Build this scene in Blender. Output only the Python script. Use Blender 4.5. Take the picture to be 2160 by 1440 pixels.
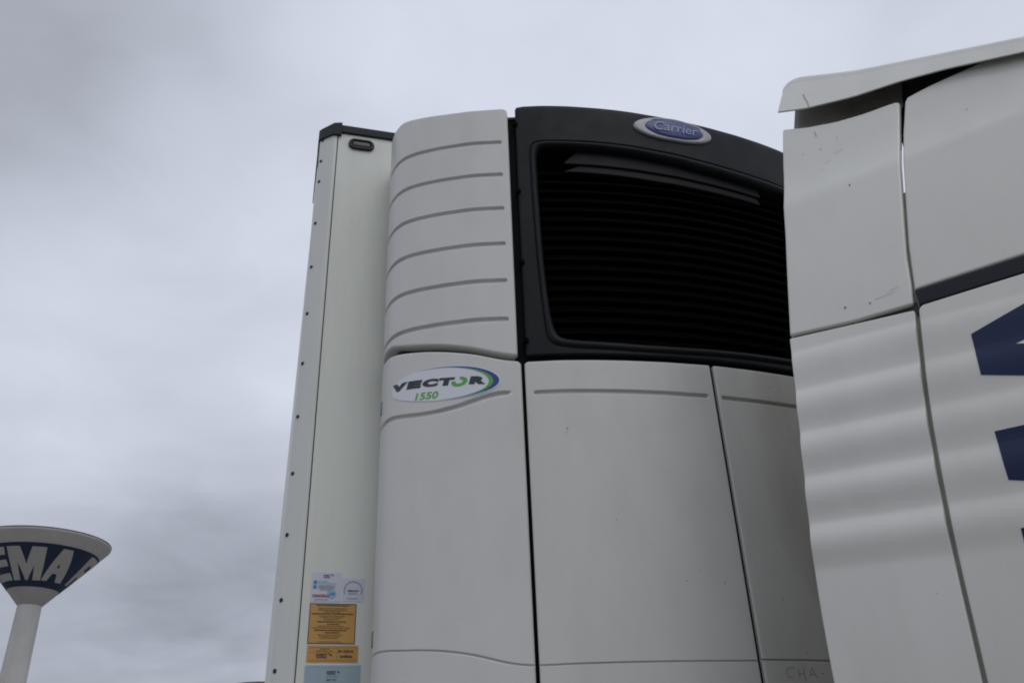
import bpy, bmesh, math, random
import numpy as np
from mathutils import Vector, Matrix, geometry
random.seed(7); rng = np.random.default_rng(7)
scene = bpy.context.scene
for o in list(bpy.data.objects): bpy.data.objects.remove(o)
COL = scene.collection

# ------------------------------------------------------------------ camera
cam_d = bpy.data.cameras.new('camera'); cam = bpy.data.objects.new('camera', cam_d); COL.objects.link(cam)
cam_d.sensor_width = 36; cam_d.lens = 30.55; cam_d.clip_start = .05; cam_d.clip_end = 6000
M = Matrix(((0.9663612, -0.0926922, -0.2399046, 0), (-0.2545366, -0.4783043, -0.8404975, 0),
            (-0.0368398, 0.8732887, -0.4858083, 1.45), (0, 0, 0, 1)))
cam.matrix_world = M
scene.camera = cam

# ------------------------------------------------------------------ world: overcast sky
world = bpy.data.worlds.new('World'); scene.world = world; world.use_nodes = True
nt = world.node_tree; nt.nodes.clear(); N_ = nt.nodes.new; LK = nt.links.new
out = N_('ShaderNodeOutputWorld'); bg = N_('ShaderNodeBackground'); LK(bg.outputs[0], out.inputs[0])
sky = N_('ShaderNodeTexSky'); sky.sky_type = 'NISHITA'; sky.sun_disc = False
SUN_EL, SUN_AZ = math.radians(48), math.radians(168)        # compass bearing from +Y towards +X
sky.sun_elevation = SUN_EL; sky.sun_rotation = SUN_AZ
skm = N_('ShaderNodeVectorMath'); skm.operation = 'SCALE'; skm.inputs['Scale'].default_value = .08
LK(sky.outputs[0], skm.inputs[0])
tc = N_('ShaderNodeTexCoord')
nrm = N_('ShaderNodeVectorMath'); nrm.operation = 'NORMALIZE'; LK(tc.outputs['Generated'], nrm.inputs[0])
# cloud layer seen in perspective: direction divided by height gives the flat underside of the deck
sep = N_('ShaderNodeSeparateXYZ'); LK(nrm.outputs[0], sep.inputs[0])
hz = N_('ShaderNodeMath'); hz.operation = 'MAXIMUM'; LK(sep.outputs[2], hz.inputs[0]); hz.inputs[1].default_value = .0
hz2 = N_('ShaderNodeMath'); hz2.operation = 'ADD'; LK(hz.outputs[0], hz2.inputs[0]); hz2.inputs[1].default_value = .22
inv = N_('ShaderNodeMath'); inv.operation = 'DIVIDE'; inv.inputs[0].default_value = 1; LK(hz2.outputs[0], inv.inputs[1])
deck = N_('ShaderNodeVectorMath'); deck.operation = 'SCALE'; LK(nrm.outputs[0], deck.inputs[0]); LK(inv.outputs[0], deck.inputs['Scale'])
def noise(scale, detail, rough, dist=0., vec=None):
    n = N_('ShaderNodeTexNoise'); n.inputs['Scale'].default_value = scale; n.inputs['Detail'].default_value = detail
    n.inputs['Roughness'].default_value = rough; n.inputs['Distortion'].default_value = dist
    LK((vec or deck).outputs[0], n.inputs['Vector']); return n
def mth(op, a, b, clamp=False):
    m = N_('ShaderNodeMath'); m.operation = op; m.use_clamp = clamp
    for i, v in enumerate((a, b)):
        if isinstance(v, (int, float)): m.inputs[i].default_value = v
        else: LK(v, m.inputs[i])
    return m.outputs[0]
n1 = noise(1.5, 4, .45, .3); n2 = noise(3.2, 3, .45, .2)
f = mth('MULTIPLY', mth('SUBTRACT', n1.outputs[0], .5), .16)
f = mth('ADD', f, mth('MULTIPLY', mth('SUBTRACT', n2.outputs[0], .5), .12))
n3 = noise(4.6, 6, .52, .35)
f = mth('ADD', f, mth('MULTIPLY', mth('SUBTRACT', n3.outputs[0], .5), .38))
f = mth('ADD', f, .82)
low = N_('ShaderNodeMapRange'); low.interpolation_type = 'SMOOTHSTEP'; LK(sep.outputs[2], low.inputs[0])   # the deck greys towards the horizon all round
low.inputs[1].default_value = 0; low.inputs[2].default_value = .45; low.inputs[3].default_value = -.38; low.inputs[4].default_value = 0
f = mth('ADD', f, low.outputs[0])
# broad banks of darker and brighter cloud: (direction, amount)
BANKS = [((-0.28, 0.672, 0.686), -0.355), ((-0.156, 0.691, 0.705), -0.088), ((-0.018, 0.676, 0.737), -0.032), ((0.132, 0.659, 0.741), 0.091), ((0.35, 0.586, 0.731), -0.061),
         ((0.554, 0.481, 0.68), -0.103), ((0.458, 0.603, 0.653), 0.142), ((-0.265, 0.757, 0.597), 0.046), ((-0.126, 0.772, 0.623), 0.108), ((-0.003, 0.784, 0.621), 0.02),
         ((-0.248, 0.837, 0.487), 0.088), ((-0.114, 0.859, 0.499), -0.339), ((-0.243, 0.898, 0.367), 0.33), ((-0.123, 0.925, 0.361), -0.091), ((-0.004, 0.919, 0.395), 0.393),
         ((-0.252, 0.933, 0.256), 0.172), ((-0.157, 0.951, 0.265), -0.043), ((-0.049, 0.965, 0.258), -0.287), ((-0.205, 0.966, 0.161), -0.203), ((-0.113, 0.972, 0.204), -0.219),
         ((-0.007, 0.974, 0.226), -0.515), ((-0.038, 0.986, 0.16), 0.58), ((-0.202, 0.609, 0.767), -0.163), ((-0.366, 0.759, 0.539), -0.366), ((-0.342, 0.888, 0.308), -0.398),
         ((0.153, 0.904, 0.4), -0.195), ((0.167, 0.97, 0.178), -0.09)]
wn = N_('ShaderNodeVectorMath'); wn.operation = 'SCALE'; LK(n2.outputs[1], wn.inputs[0]); wn.inputs['Scale'].default_value = .11
warp = N_('ShaderNodeVectorMath'); warp.operation = 'ADD'; LK(nrm.outputs[0], warp.inputs[0]); LK(wn.outputs[0], warp.inputs[1])
sb = N_('ShaderNodeVectorMath'); sb.operation = 'SUBTRACT'; LK(warp.outputs[0], sb.inputs[0]); sb.inputs[1].default_value = (.055, .055, .055)
nn_ = N_('ShaderNodeVectorMath'); nn_.operation = 'NORMALIZE'; LK(sb.outputs[0], nn_.inputs[0])
for c, amt in BANKS:
    d = N_('ShaderNodeVectorMath'); d.operation = 'DOT_PRODUCT'; LK(nn_.outputs[0], d.inputs[0]); d.inputs[1].default_value = Vector(c).normalized()
    g = mth('POWER', mth('MAXIMUM', d.outputs['Value'], 0.), 70.)
    f = mth('ADD', f, mth('MULTIPLY', g, amt))
ramp = N_('ShaderNodeValToRGB'); LK(f, ramp.inputs[0])
ramp.color_ramp.elements[0].position = 0.0; ramp.color_ramp.elements[0].color = (.266, .284, .338, 1)
ramp.color_ramp.elements[1].position = 1.0; ramp.color_ramp.elements[1].color = (.742, .787, .900, 1)
mx = N_('ShaderNodeMix'); mx.data_type = 'RGBA'; mx.inputs[0].default_value = .96
LK(skm.outputs[0], mx.inputs[6]); LK(ramp.outputs[0], mx.inputs[7])
LK(mx.outputs[2], bg.inputs[0]); bg.inputs[1].default_value = 1.0

# ------------------------------------------------------------------ sun (veiled) and exposure
sd = bpy.data.lights.new('sun', 'SUN'); sd.energy = .5; sd.angle = math.radians(40); sd.color = (1, .97, .93)
sun = bpy.data.objects.new('sun', sd); COL.objects.link(sun)
sdir = Vector((math.sin(SUN_AZ) * math.cos(SUN_EL), math.cos(SUN_AZ) * math.cos(SUN_EL), math.sin(SUN_EL)))
sun.rotation_euler = (sdir).to_track_quat('Z', 'Y').to_euler(); sun.location = (-20, 10, 40)
vs = scene.view_settings; vs.view_transform = 'Standard'; vs.look = 'None'; vs.gamma = 1; vs.exposure = 0
try: vs.use_curve_mapping = False
except Exception: pass
scene.render.engine = 'CYCLES'
scene.cycles.filter_width = 1.9
scene.cycles.max_bounces = 8; scene.cycles.diffuse_bounces = 5

# ------------------------------------------------------------------ materials
def material(name, color, rough=.5, var=.03, vscale=6., dirt=None, dirt_amt=0., dirt_scale=(3, 3, 1.2), metallic=0., spec=.5, bump=0., bscale=60., coat=0., dirt_grad=None):
    m = bpy.data.materials.new(name); m.use_nodes = True; t = m.node_tree; p = t.nodes['Principled BSDF']
    L = t.links.new; n = t.nodes.new
    g = n('ShaderNodeNewGeometry')
    nz = n('ShaderNodeTexNoise'); nz.inputs['Scale'].default_value = vscale; nz.inputs['Detail'].default_value = 6; L(g.outputs['Position'], nz.inputs['Vector'])
    mr = n('ShaderNodeMapRange'); L(nz.outputs[0], mr.inputs[0]); mr.inputs[1].default_value = .25; mr.inputs[2].default_value = .75
    mr.inputs[3].default_value = 1 - var; mr.inputs[4].default_value = 1 + var
    sc = n('ShaderNodeVectorMath'); sc.operation = 'SCALE'; sc.inputs[0].default_value = color; L(mr.outputs[0], sc.inputs['Scale'])
    col = sc.outputs[0]
    if dirt:
        mp = n('ShaderNodeMapping'); L(g.outputs['Position'], mp.inputs[0]); mp.inputs['Scale'].default_value = dirt_scale
        d1 = n('ShaderNodeTexNoise'); d1.inputs['Scale'].default_value = 2.2; d1.inputs['Detail'].default_value = 8; d1.inputs['Roughness'].default_value = .62; L(mp.outputs[0], d1.inputs['Vector'])
        r1 = n('ShaderNodeMapRange'); L(d1.outputs[0], r1.inputs[0]); r1.inputs[1].default_value = .42; r1.inputs[2].default_value = .72
        r1.inputs[3].default_value = 0; r1.inputs[4].default_value = dirt_amt
        fac = r1.outputs[0]
        # fine specks of road dirt
        v = n('ShaderNodeTexNoise'); v.inputs['Scale'].default_value = 95; v.inputs['Detail'].default_value = 2; L(g.outputs['Position'], v.inputs['Vector'])
        r2 = n('ShaderNodeMapRange'); L(v.outputs[0], r2.inputs[0]); r2.inputs[1].default_value = .71; r2.inputs[2].default_value = .78; r2.inputs[4].default_value = dirt_amt * .9
        a = n('ShaderNodeMath'); a.operation = 'ADD'; a.use_clamp = True; L(fac, a.inputs[0]); L(r2.outputs[0], a.inputs[1]); fac = a.outputs[0]
        if dirt_grad:   # film of soot that settles where exhaust and spray reach it
            sx = n('ShaderNodeSeparateXYZ'); L(g.outputs['Position'], sx.inputs[0])
            r3 = n('ShaderNodeMapRange'); r3.interpolation_type = 'SMOOTHSTEP'; L(sx.outputs[0], r3.inputs[0])
            r3.inputs[1].default_value = dirt_grad[0]; r3.inputs[2].default_value = dirt_grad[1]; r3.inputs[4].default_value = dirt_grad[2]
            mm = n('ShaderNodeMath'); mm.operation = 'MULTIPLY'; L(r3.outputs[0], mm.inputs[0])
            r4 = n('ShaderNodeMapRange'); L(d1.outputs[0], r4.inputs[0]); r4.inputs[1].default_value = .2; r4.inputs[2].default_value = .7; r4.inputs[3].default_value = .6; r4.inputs[4].default_value = 1.2
            L(r4.outputs[0], mm.inputs[1])
            a2 = n('ShaderNodeMath'); a2.operation = 'ADD'; a2.use_clamp = True; L(fac, a2.inputs[0]); L(mm.outputs[0], a2.inputs[1]); fac = a2.outputs[0]
        mc = n('ShaderNodeMix'); mc.data_type = 'RGBA'; L(fac, mc.inputs[0]); L(col, mc.inputs[6]); mc.inputs[7].default_value = (*dirt, 1)
        col = mc.outputs[2]
    L(col, p.inputs['Base Color'])
    rr = n('ShaderNodeMapRange'); L(nz.outputs[0], rr.inputs[0]); rr.inputs[1].default_value = .3; rr.inputs[2].default_value = .7
    rr.inputs[3].default_value = max(rough - .05, .02); rr.inputs[4].default_value = min(rough + .06, 1); L(rr.outputs[0], p.inputs['Roughness'])
    p.inputs['Metallic'].default_value = metallic; p.inputs['Specular IOR Level'].default_value = spec
    if coat: p.inputs['Coat Weight'].default_value = coat; p.inputs['Coat Roughness'].default_value = .12
    if bump:
        b = n('ShaderNodeTexNoise'); b.inputs['Scale'].default_value = bscale; b.inputs['Detail'].default_value = 3; L(g.outputs['Position'], b.inputs['Vector'])
        bp = n('ShaderNodeBump'); bp.inputs['Strength'].default_value = bump; bp.inputs['Distance'].default_value = .002; L(b.outputs[0], bp.inputs['Height']); L(bp.outputs[0], p.inputs['Normal'])
    return m
DIRT = (.175, .15, .11)
MT = dict(
    cowl=material('cowl_plastic', (.60, .59, .56), .38, .02, 5, DIRT, .10, bump=.06, bscale=90),
    door=material('door_plastic', (.58, .57, .535), .38, .02, 5, DIRT, .12, bump=.06, bscale=90, dirt_grad=(1.1, 1.75, .44)),
    wall=material('box_wall', (.635, .645, .58), .42, .02, 3, DIRT, .12, (5, 5, .6), bump=.04),
    post=material('post_paint', (.61, .615, .575), .35, .02, 4, DIRT, .08, (6, 6, 1)),
    roofcap=material('cap_rubber', (.011, .014, .018), .55, .15, 20, (.06, .06, .058), .12, spec=.25),
    black=material('black_plastic', (.0070, .0080, .0095), .5, .12, 14, (.04, .04, .038), .15, bump=.08, bscale=140, spec=.16),
    visor=material('visor_plastic', (.007, .007, .008), .45, .12, 14, (.02, .02, .02), .15, spec=.12),
    slat=material('slat_plastic', (.0016, .0016, .002), .6, .2, 30, spec=.06),
    void=material('dark_interior', (.003, .003, .003), .9, .2, 10, spec=.05),
    seal=material('rubber_seal', (.003, .004, .004), .7, .2, 10, spec=.08),
    lens=material('lamp_lens', (.035, .026, .028), .2, .1, 20, spec=.4),
    rivet=material('rivet_plug', (.010, .013, .012), .45, .2, 30),
    white_film=material('white_film', (.66, .67, .70), .30, .01, 8),
    blue_film=material('blue_film', (.016, .030, .235), .3, .03, 8), teal_film=material('teal_film', (.02, .12, .24), .3, .03, 8),
    green_film=material('green_film', (.085, .36, .045), .3, .03, 8), ink=material('black_ink', (.016, .022, .026), .4, .05, 20),
    silver=material('badge_silver', (.40, .40, .41), .30, .04, 30, DIRT, .25), badge_blue=material('badge_blue', (.020, .036, .16), .32, .1, 25, (.08, .09, .17), .3),
    badge_text=material('badge_letter', (.22, .27, .42), .4, .1, 30),
    orange=material('orange_sticker', (.50, .265, .06), .5, .05, 12, DIRT, .15), brown_ink=material('brown_ink', (.10, .055, .018), .5, .1, 40),
    orange_line=material('sticker_border', (.045, .045, .045), .5, .1, 20),
    pale_blue=material('pale_blue_sticker', (.30, .38, .42), .4, .06, 9, DIRT, .12), paper=material('paper_sticker', (.52, .54, .60), .4, .03, 12),
    red_ink=material('red_ink', (.42, .03, .06), .4, .1, 40), cyan_ink=material('cyan_ink', (.05, .22, .40), .4, .1, 30), grey_ink=material('grey_ink', (.20, .21, .24), .5, .1, 30),
    pale_cyan=material('pale_cyan_ink', (.26, .42, .55), .4, .1, 30),
    cab=material('cab_paint', (.65, .64, .59), .32, .02, 3, DIRT, .10, (3, 3, 1.2), coat=.3),
    cab2=material('cab_body_paint', (.625, .61, .56), .32, .02, 3, DIRT, .09, (3, 3, 1.2), coat=.3),
    inner=material('inner_fairing_shaded', (.25, .235, .205), .6, .06, 5, (.08, .07, .055), .7, (4, 4, 2)),  # dark tone paints in the shade of the slot under the spoiler
    joint=material('joint_strip_grey', (.50, .485, .43), .6, .06, 5, DIRT, .4),
    trim=material('trim_black', (.006, .008, .012), .42, .1, 10, spec=.25),
    navy=material('navy_vinyl', (.006, .017, .060), .42, .06, 6, spec=.3), bracket=material('bracket_black', (.016, .017, .016), .6, .2, 10),
    scratch=material('scratch_mark', (.26, .225, .20), .6, .2, 40), chip=material('paint_chip', (.14, .135, .13), .6, .2, 40),
    concrete=material('tower_concrete', (.50, .485, .46), .8, .05, .35, (.26, .25, .23), .30, (.25, .25, .08)),
    bowl=material('bowl_concrete', (.46, .435, .40), .85, .05, .3, (.25, .24, .22), .28, (.25, .25, .12)),
    band=material('band_navy', (.014, .026, .065), .6, .08, .4), tletter=material('letter_paint', (.45, .425, .385), .75, .06, .5),
    asphalt=material('asphalt', (.15, .147, .14), .85, .2, 1.5, (.08, .08, .078), .5, (1, 1, 1), bump=.5, bscale=80),
    roof=material('roof_sheet', (.12, .12, .13), .7, .1, 1), brick=material('brick_wall', (.30, .20, .16), .85, .1, 2),
    tyre=material('tyre_rubber', (.02, .02, .02), .8, .1, 20), steel=material('chassis_steel', (.06, .06, .065), .5, .1, 8),
    stain=material('dried_stain', (.54, .53, .44), .6, .2, 60),
    grime=material('finger_dirt', (.16, .15, .13), .7, .3, 60),
)

# ------------------------------------------------------------------ object helpers
def thing(name, loc, label, cat, group=None):
    o = bpy.data.objects.new(name, None); COL.objects.link(o); o.location = loc; o.empty_display_size = .3
    o['label'] = label; o['category'] = cat
    if group: o['group'] = group
    return o
def mesh_obj(name, verts, faces, mats, parent=None, smooth=True, fmat=None, label=None, kind=None):
    me = bpy.data.meshes.new(name); me.from_pydata([tuple(map(float, v)) for v in verts], [], [tuple(map(int, q)) for q in faces])
    for m in (mats if isinstance(mats, (list, tuple)) else [mats]): me.materials.append(MT[m])
    if fmat is not None: me.polygons.foreach_set('material_index', np.asarray(fmat, dtype=np.int32))
    me.polygons.foreach_set('use_smooth', [smooth] * len(me.polygons)); me.update()
    o = bpy.data.objects.new(name, me); COL.objects.link(o); attach(o, parent)
    if label: o['label'] = label
    if kind: o['kind'] = kind
    return o
def attach(o, parent):
    if parent is None: return
    o.parent = parent
    if parent.type == 'EMPTY': o.matrix_parent_inverse = Matrix.Translation(-parent.location)
def bm_obj(name, bm, mats, parent=None, smooth=False, **k):
    me = bpy.data.meshes.new(name); bm.to_mesh(me); bm.free()
    for m in (mats if isinstance(mats, (list, tuple)) else [mats]): me.materials.append(MT[m])
    me.polygons.foreach_set('use_smooth', [smooth] * len(me.polygons)); me.update()
    o = bpy.data.objects.new(name, me); COL.objects.link(o); attach(o, parent)
    for a, b in k.items(): o[a] = b
    return o
def box_bm(bm, x0, x1, y0, y1, z0, z1, bevel=0.):
    r = bmesh.ops.create_cube(bm, size=1); vs_ = r['verts']
    for v in vs_: v.co = Vector(((x0 + x1) / 2 + v.co.x * (x1 - x0), (y0 + y1) / 2 + v.co.y * (y1 - y0), (z0 + z1) / 2 + v.co.z * (z1 - z0)))
    if bevel:
        es = list({e for v in vs_ for e in v.link_edges})
        bmesh.ops.bevel(bm, geom=es, offset=bevel, segments=2, affect='EDGES', profile=.5)
def box(name, x0, x1, y0, y1, z0, z1, mat, parent=None, bevel=.003, **k):
    bm = bmesh.new(); box_bm(bm, x0, x1, y0, y1, z0, z1, bevel); return bm_obj(name, bm, mat, parent, **k)
def lathe(name, prof, cx, cy, mat, parent=None, seg=96, axis='Z', **k):
    V = []; F = []; n = len(prof)
    for i in range(seg):
        t = 2 * math.pi * i / seg
        for r, z in prof: V.append((cx + r * math.cos(t), cy + r * math.sin(t), z))
    for i in range(seg):
        for j in range(n - 1):
            a = i * n + j; b = ((i + 1) % seg) * n + j; F.append((a, b, b + 1, a + 1))
    return mesh_obj(name, V, F, mat, parent, **k)

def interp_curve(pts):
    p = np.array(pts, float); s = np.concatenate([[0], np.cumsum(np.hypot(*np.diff(p, axis=0).T))]); s /= s[-1]
    return lambda t: np.stack([np.interp(t, s, p[:, 0]), np.interp(t, s, p[:, 1])], -1)
def by_height(pts):
    p = np.array(sorted(pts, key=lambda q: q[1]), float)
    return lambda v: np.stack([np.interp(p[0, 1] + v * (p[-1, 1] - p[0, 1]), p[:, 1], p[:, 0]), p[0, 1] + v * (p[-1, 1] - p[0, 1])], -1)

def panel(name, S, left, right, bottom, top, mat, parent, ustep=.02, vstep=.02, vdense=(), udense=(), relief=None, bevel=.005, rc=.012,
          depth=.02, rcs=None, label=None, outward=0.):
    """A moulded panel: four boundary curves in surface coordinates, rounded corners, rolled edge, skirt turned inwards."""
    Lc, Rc, Bc, Tc = by_height(left), by_height(right), interp_curve(bottom), interp_curve(top)
    W = abs(right[0][0] - left[0][0]); H = max(p[1] for p in left) - min(p[1] for p in left)
    e = np.array([0, .12, .3, .6, 1.0]) * bevel
    def params(length, step, dense):
        n = max(int(length / step), 2); a = list(np.linspace(bevel * 1.6, length - bevel * 1.6, n)) + list(e) + list(length - e)
        a += list(np.linspace(rc * .25, rc, 4)) + list(length - np.linspace(rc * .25, rc, 4))
        for d0, d1, st in dense: a += list(np.arange(max(d0, 0), min(d1, length), st))
        a = np.unique(np.round(np.array(a), 5)); keep = [a[0]]
        for q in a[1:]:
            if q - keep[-1] > 2e-4: keep.append(q)
        keep[-1] = length; return np.array(keep) / length
    lb = min(p[1] for p in left); us = params(W, ustep, udense); vv = params(H, vstep, [(d0 - lb, d1 - lb, st) for d0, d1, st in vdense])
    U, Vv = np.meshgrid(us, vv, indexing='ij')
    l, r_, b, t = Lc(Vv), Rc(Vv), Bc(U), Tc(U)
    P00, P10, P01, P11 = [np.array(q) for q in (Bc(np.array(0.)), Bc(np.array(1.)), Tc(np.array(0.)), Tc(np.array(1.)))]
    u_, v_ = U[..., None], Vv[..., None]
    P = (1 - u_) * l + u_ * r_ + (1 - v_) * b + v_ * t - ((1 - u_) * (1 - v_) * P00 + u_ * (1 - v_) * P10 + (1 - u_) * v_ * P01 + u_ * v_ * P11)
    ex, ey = np.minimum(U, 1 - U) * W, np.minimum(Vv, 1 - Vv) * H
    E = np.minimum(ex, ey)
    rcm = np.full_like(U, rc)
    if rcs:   # corner radii: bottom left, bottom right, top left, top right
        rcm = np.where(Vv < .5, np.where(U < .5, rcs[0], rcs[1]), np.where(U < .5, rcs[2], rcs[3]))
    dx, dy = np.clip(rcm - ex, 0, None), np.clip(rcm - ey, 0, None)
    inz = (dx > 0) & (dy > 0); h = np.hypot(dx, dy) + 1e-12; sc = np.where(inz, np.maximum(dx, dy) / h, 1)
    sx = np.where(U < .5, 1, -1); sy = np.where(Vv < .5, 1, -1)
    P[..., 0] += sx * dx * (1 - sc) * inz; P[..., 1] += sy * dy * (1 - sc) * inz
    E = np.where(inz, np.minimum(E, rcm - h * sc), E)
    q = np.clip(bevel - E, 0, bevel); D_ = bevel - np.sqrt(np.maximum(bevel ** 2 - q ** 2, 0)) - outward
    if relief is not None: D_ = D_ + relief(P[..., 0], P[..., 1]) * np.clip(E / (bevel * .5), 0, 1) ** .5
    nu, nv = U.shape
    X = S(P[..., 0].ravel(), P[..., 1].ravel(), D_.ravel())
    idx = np.arange(nu * nv).reshape(nu, nv)
    F = np.stack([idx[:-1, :-1], idx[1:, :-1], idx[1:, 1:], idx[:-1, 1:]], -1).reshape(-1, 4)
    loop = list(idx[:, 0]) + list(idx[-1, 1:]) + list(idx[-2::-1, -1]) + list(idx[0, -2:0:-1])
    lp = P.reshape(-1, 2)[loop]; Dl = D_.ravel()[loop]
    Xs = S(lp[:, 0], lp[:, 1], Dl + depth); n0 = len(X); m = len(loop)
    F2 = [(loop[i], n0 + i, n0 + (i + 1) % m, loop[(i + 1) % m]) for i in range(m)]
    return mesh_obj(name, np.concatenate([X, Xs]), list(map(tuple, F)) + F2, mat, parent, label=label)

def smooth01(x): x = np.clip(x, 0, 1); return x * x * (3 - 2 * x)
def groove(fn, a0, a1, hw, dep):
    """Slot along b = fn(a): sharp on the upper side, eased on the lower one, round ends."""
    def g(a, b):
        c = fn(a); ax_ = np.maximum(np.maximum(a0 - a, a - a1), 0)
        up = b - c; dist = np.hypot(ax_, up)
        k = np.where(up > 0, smooth01((hw - dist) / (hw * .28)), smooth01((hw * 1.25 - dist) / (hw * .7)))
        return dep * k
    return g
def add_relief(*gs): return lambda a, b: sum(g(a, b) for g in gs)

def conform(bm, S, stepx=.02, stepy=None):
    """Cut a flat mesh in surface coordinates finely enough, then lay it on the surface."""
    xs = [v.co.x for v in bm.verts]; x = min(xs) + stepx
    while x < max(xs):
        bmesh.ops.bisect_plane(bm, geom=bm.verts[:] + bm.edges[:] + bm.faces[:], plane_co=(x, 0, 0), plane_no=(1, 0, 0)); x += stepx
    if stepy:
        ys = [v.co.y for v in bm.verts]; y = min(ys) + stepy
        while y < max(ys):
            bmesh.ops.bisect_plane(bm, geom=bm.verts[:] + bm.edges[:] + bm.faces[:], plane_co=(0, y, 0), plane_no=(0, 1, 0)); y += stepy
    a = np.array([v.co.x for v in bm.verts]); b = np.array([v.co.y for v in bm.verts]); d = np.array([v.co.z for v in bm.verts])
    X = S(a, b, d)
    for v, p in zip(bm.verts, X): v.co = Vector(p)
def poly_bm(bm, pts, d=0., holes=(), mi=0):
    loops = [[Vector((x, y, 0)) for x, y in pts]] + [[Vector((x, y, 0)) for x, y in h] for h in holes]
    tris = geometry.tessellate_polygon(loops); flat = [p for l in loops for p in l]
    vsb = [bm.verts.new((p.x, p.y, d)) for p in flat]
    for t in tris:
        try: fc = bm.faces.new([vsb[i] for i in t]); fc.material_index = mi
        except ValueError: pass
def film(name, S, pts, d, mat, parent, step=.02, stepy=None, holes=(), **k):
    bm = bmesh.new(); poly_bm(bm, pts, d, holes); conform(bm, S, step, stepy)
    return bm_obj(name, bm, mat, parent, **k)
_tc = {}
def text_geo(body, bold=0.):
    key = (body, bold)
    if key not in _tc:
        cu = bpy.data.curves.new('t', 'FONT'); cu.body = body; cu.size = 1; cu.offset = bold; cu.resolution_u = 4
        o = bpy.data.objects.new('t', cu); COL.objects.link(o); bpy.context.view_layer.update()
        me = o.to_mesh(); v = np.array([q.co[:] for q in me.vertices]); fs = [tuple(p.vertices) for p in me.polygons]; o.to_mesh_clear()
        bpy.data.objects.remove(o); bpy.data.curves.remove(cu)
        v[:, 0] -= v[:, 0].min(); v[:, 0] /= v[:, 0].max(); v[:, 1] -= v[:, 1].min(); v[:, 1] /= v[:, 1].max(); _tc[key] = (v, fs)
    return _tc[key]
def text_bm(bm, body, x0, x1, y0, y1, d, bold=0., shear=0., slope=0., mi=0):
    v, fs = text_geo(body, bold); nv = []
    for x, y, z in v:
        X = x0 + x * (x1 - x0) + shear * y * (y1 - y0); nv.append(bm.verts.new((X, y0 + y * (y1 - y0) + slope * (X - x0), d)))
    for q in fs:
        try: fc = bm.faces.new([nv[i] for i in q]); fc.material_index = mi
        except ValueError: pass
def text(name, S, body, x0, x1, y0, y1, d, mat, parent, step=.02, **k):
    bm = bmesh.new(); text_bm(bm, body, x0, x1, y0, y1, d, **k); conform(bm, S, step); return bm_obj(name, bm, mat, parent)
def ellipse(cx, cz, rx, rz, n=72, sh=0., drop=0.):
    return [(cx + rx * math.cos(t) + sh * math.sin(t), cz + rz * math.sin(t) - drop * math.cos(t)) for t in (2 * math.pi * i / n for i in range(n))]

# ================================================================== SETTING
def ground():
    s = 2500; n = 24; xs = np.sign(np.linspace(-1, 1, n)) * np.abs(np.linspace(-1, 1, n)) ** 3 * s
    V = [(x, y, 0) for x in xs for y in xs]; F = [(i * n + j, (i + 1) * n + j, (i + 1) * n + j + 1, i * n + j + 1) for i in range(n - 1) for j in range(n - 1)]
    return mesh_obj('ground', V, F, 'asphalt', smooth=False, kind='structure')
ground()

# water tower -------------------------------------------------------
az = math.radians(-13.39); TX, TY = math.sin(az) * 163.9, math.cos(az) * 163.9
Z0, R0, Z1, R1 = 35.44, 1.8, 45.2, 10.45
tower = thing('water_tower', (TX, TY, 0), 'tall pale water tower with cone shaped tank and navy lettered band, far left', 'water tower')
lathe('stem', [(2.35, 0), (2.25, 8), (2.1, 18), (1.9, 28), (1.8, Z0 + .02)], TX, TY, 'concrete', tower)
lathe('tank', [(1.8, Z0), (R1, Z1), (R1 + .06, Z1 + .12), (R1 + .06, Z1 + .40), (R1 - .1, Z1 + .52), (4, Z1 + 1.2), (.0, Z1 + 1.5)], TX, TY, 'bowl', tower, seg=160)
lathe('rim_flashing', [(R1 + .07, Z1 + .36), (R1 + .13, Z1 + .38), (R1 + .13, Z1 + .50), (R1 - .1, Z1 + .54)], TX, TY, 'roof', tower, seg=160)
def SC(th, t, d):                                                     # cone surface: bearing in degrees, height fraction
    r = R0 + t * (R1 - R0) - d; a = np.radians(th); z = Z0 + t * (Z1 - Z0) + np.asarray(d) * .8
    return np.stack([TX + r * np.sin(a), TY - r * np.cos(a), z], -1)
V = []; F = []
for i in range(161):
    for t in (.240, .829): V.append(SC(np.array([i * 2.25]), np.array([t]), np.array([-.03]))[0])
for i in range(160): F.append((2 * i, 2 * i + 2, 2 * i + 3, 2 * i + 1))
mesh_obj('navy_band', V, F, 'band', tower)
def tower_letter(pts_list, d=-.06):
    bm = bmesh.new()
    for pts in pts_list: poly_bm(bm, pts, d)
    conform(bm, SC, 2.); bm_obj('letter', bm, 'tletter', tower)
tower_letter([[(-68, .33), (-29.5, .33), (-29.8, .427), (-56, .427), (-56, .518), (-29, .518), (-28.6, .61), (-56, .61), (-56, .673), (-28, .673), (-26.4, .777), (-68, .777)]])
tower_letter([[(-23.2, .777), (-9.2, .777), (-2.7, .536), (3.4, .775), (17.6, .775), (21, .328), (7.3, .326), (7.7, .521), (-.5, .326), (-5, .326), (-14.3, .564), (-13.8, .326), (-26.4, .326)]])
bm = bmesh.new(); poly_bm(bm, [(34.2, .785), (45, .787), (63, .335), (48.9, .335), (43.4, .44), (36.2, .44), (32.6, .335), (22, .332)], -.06, holes=[[(38.6, .585), (37.4, .522), (41.4, .522)]])
conform(bm, SC, 2.); bm_obj('letter', bm, 'tletter', tower)
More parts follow.
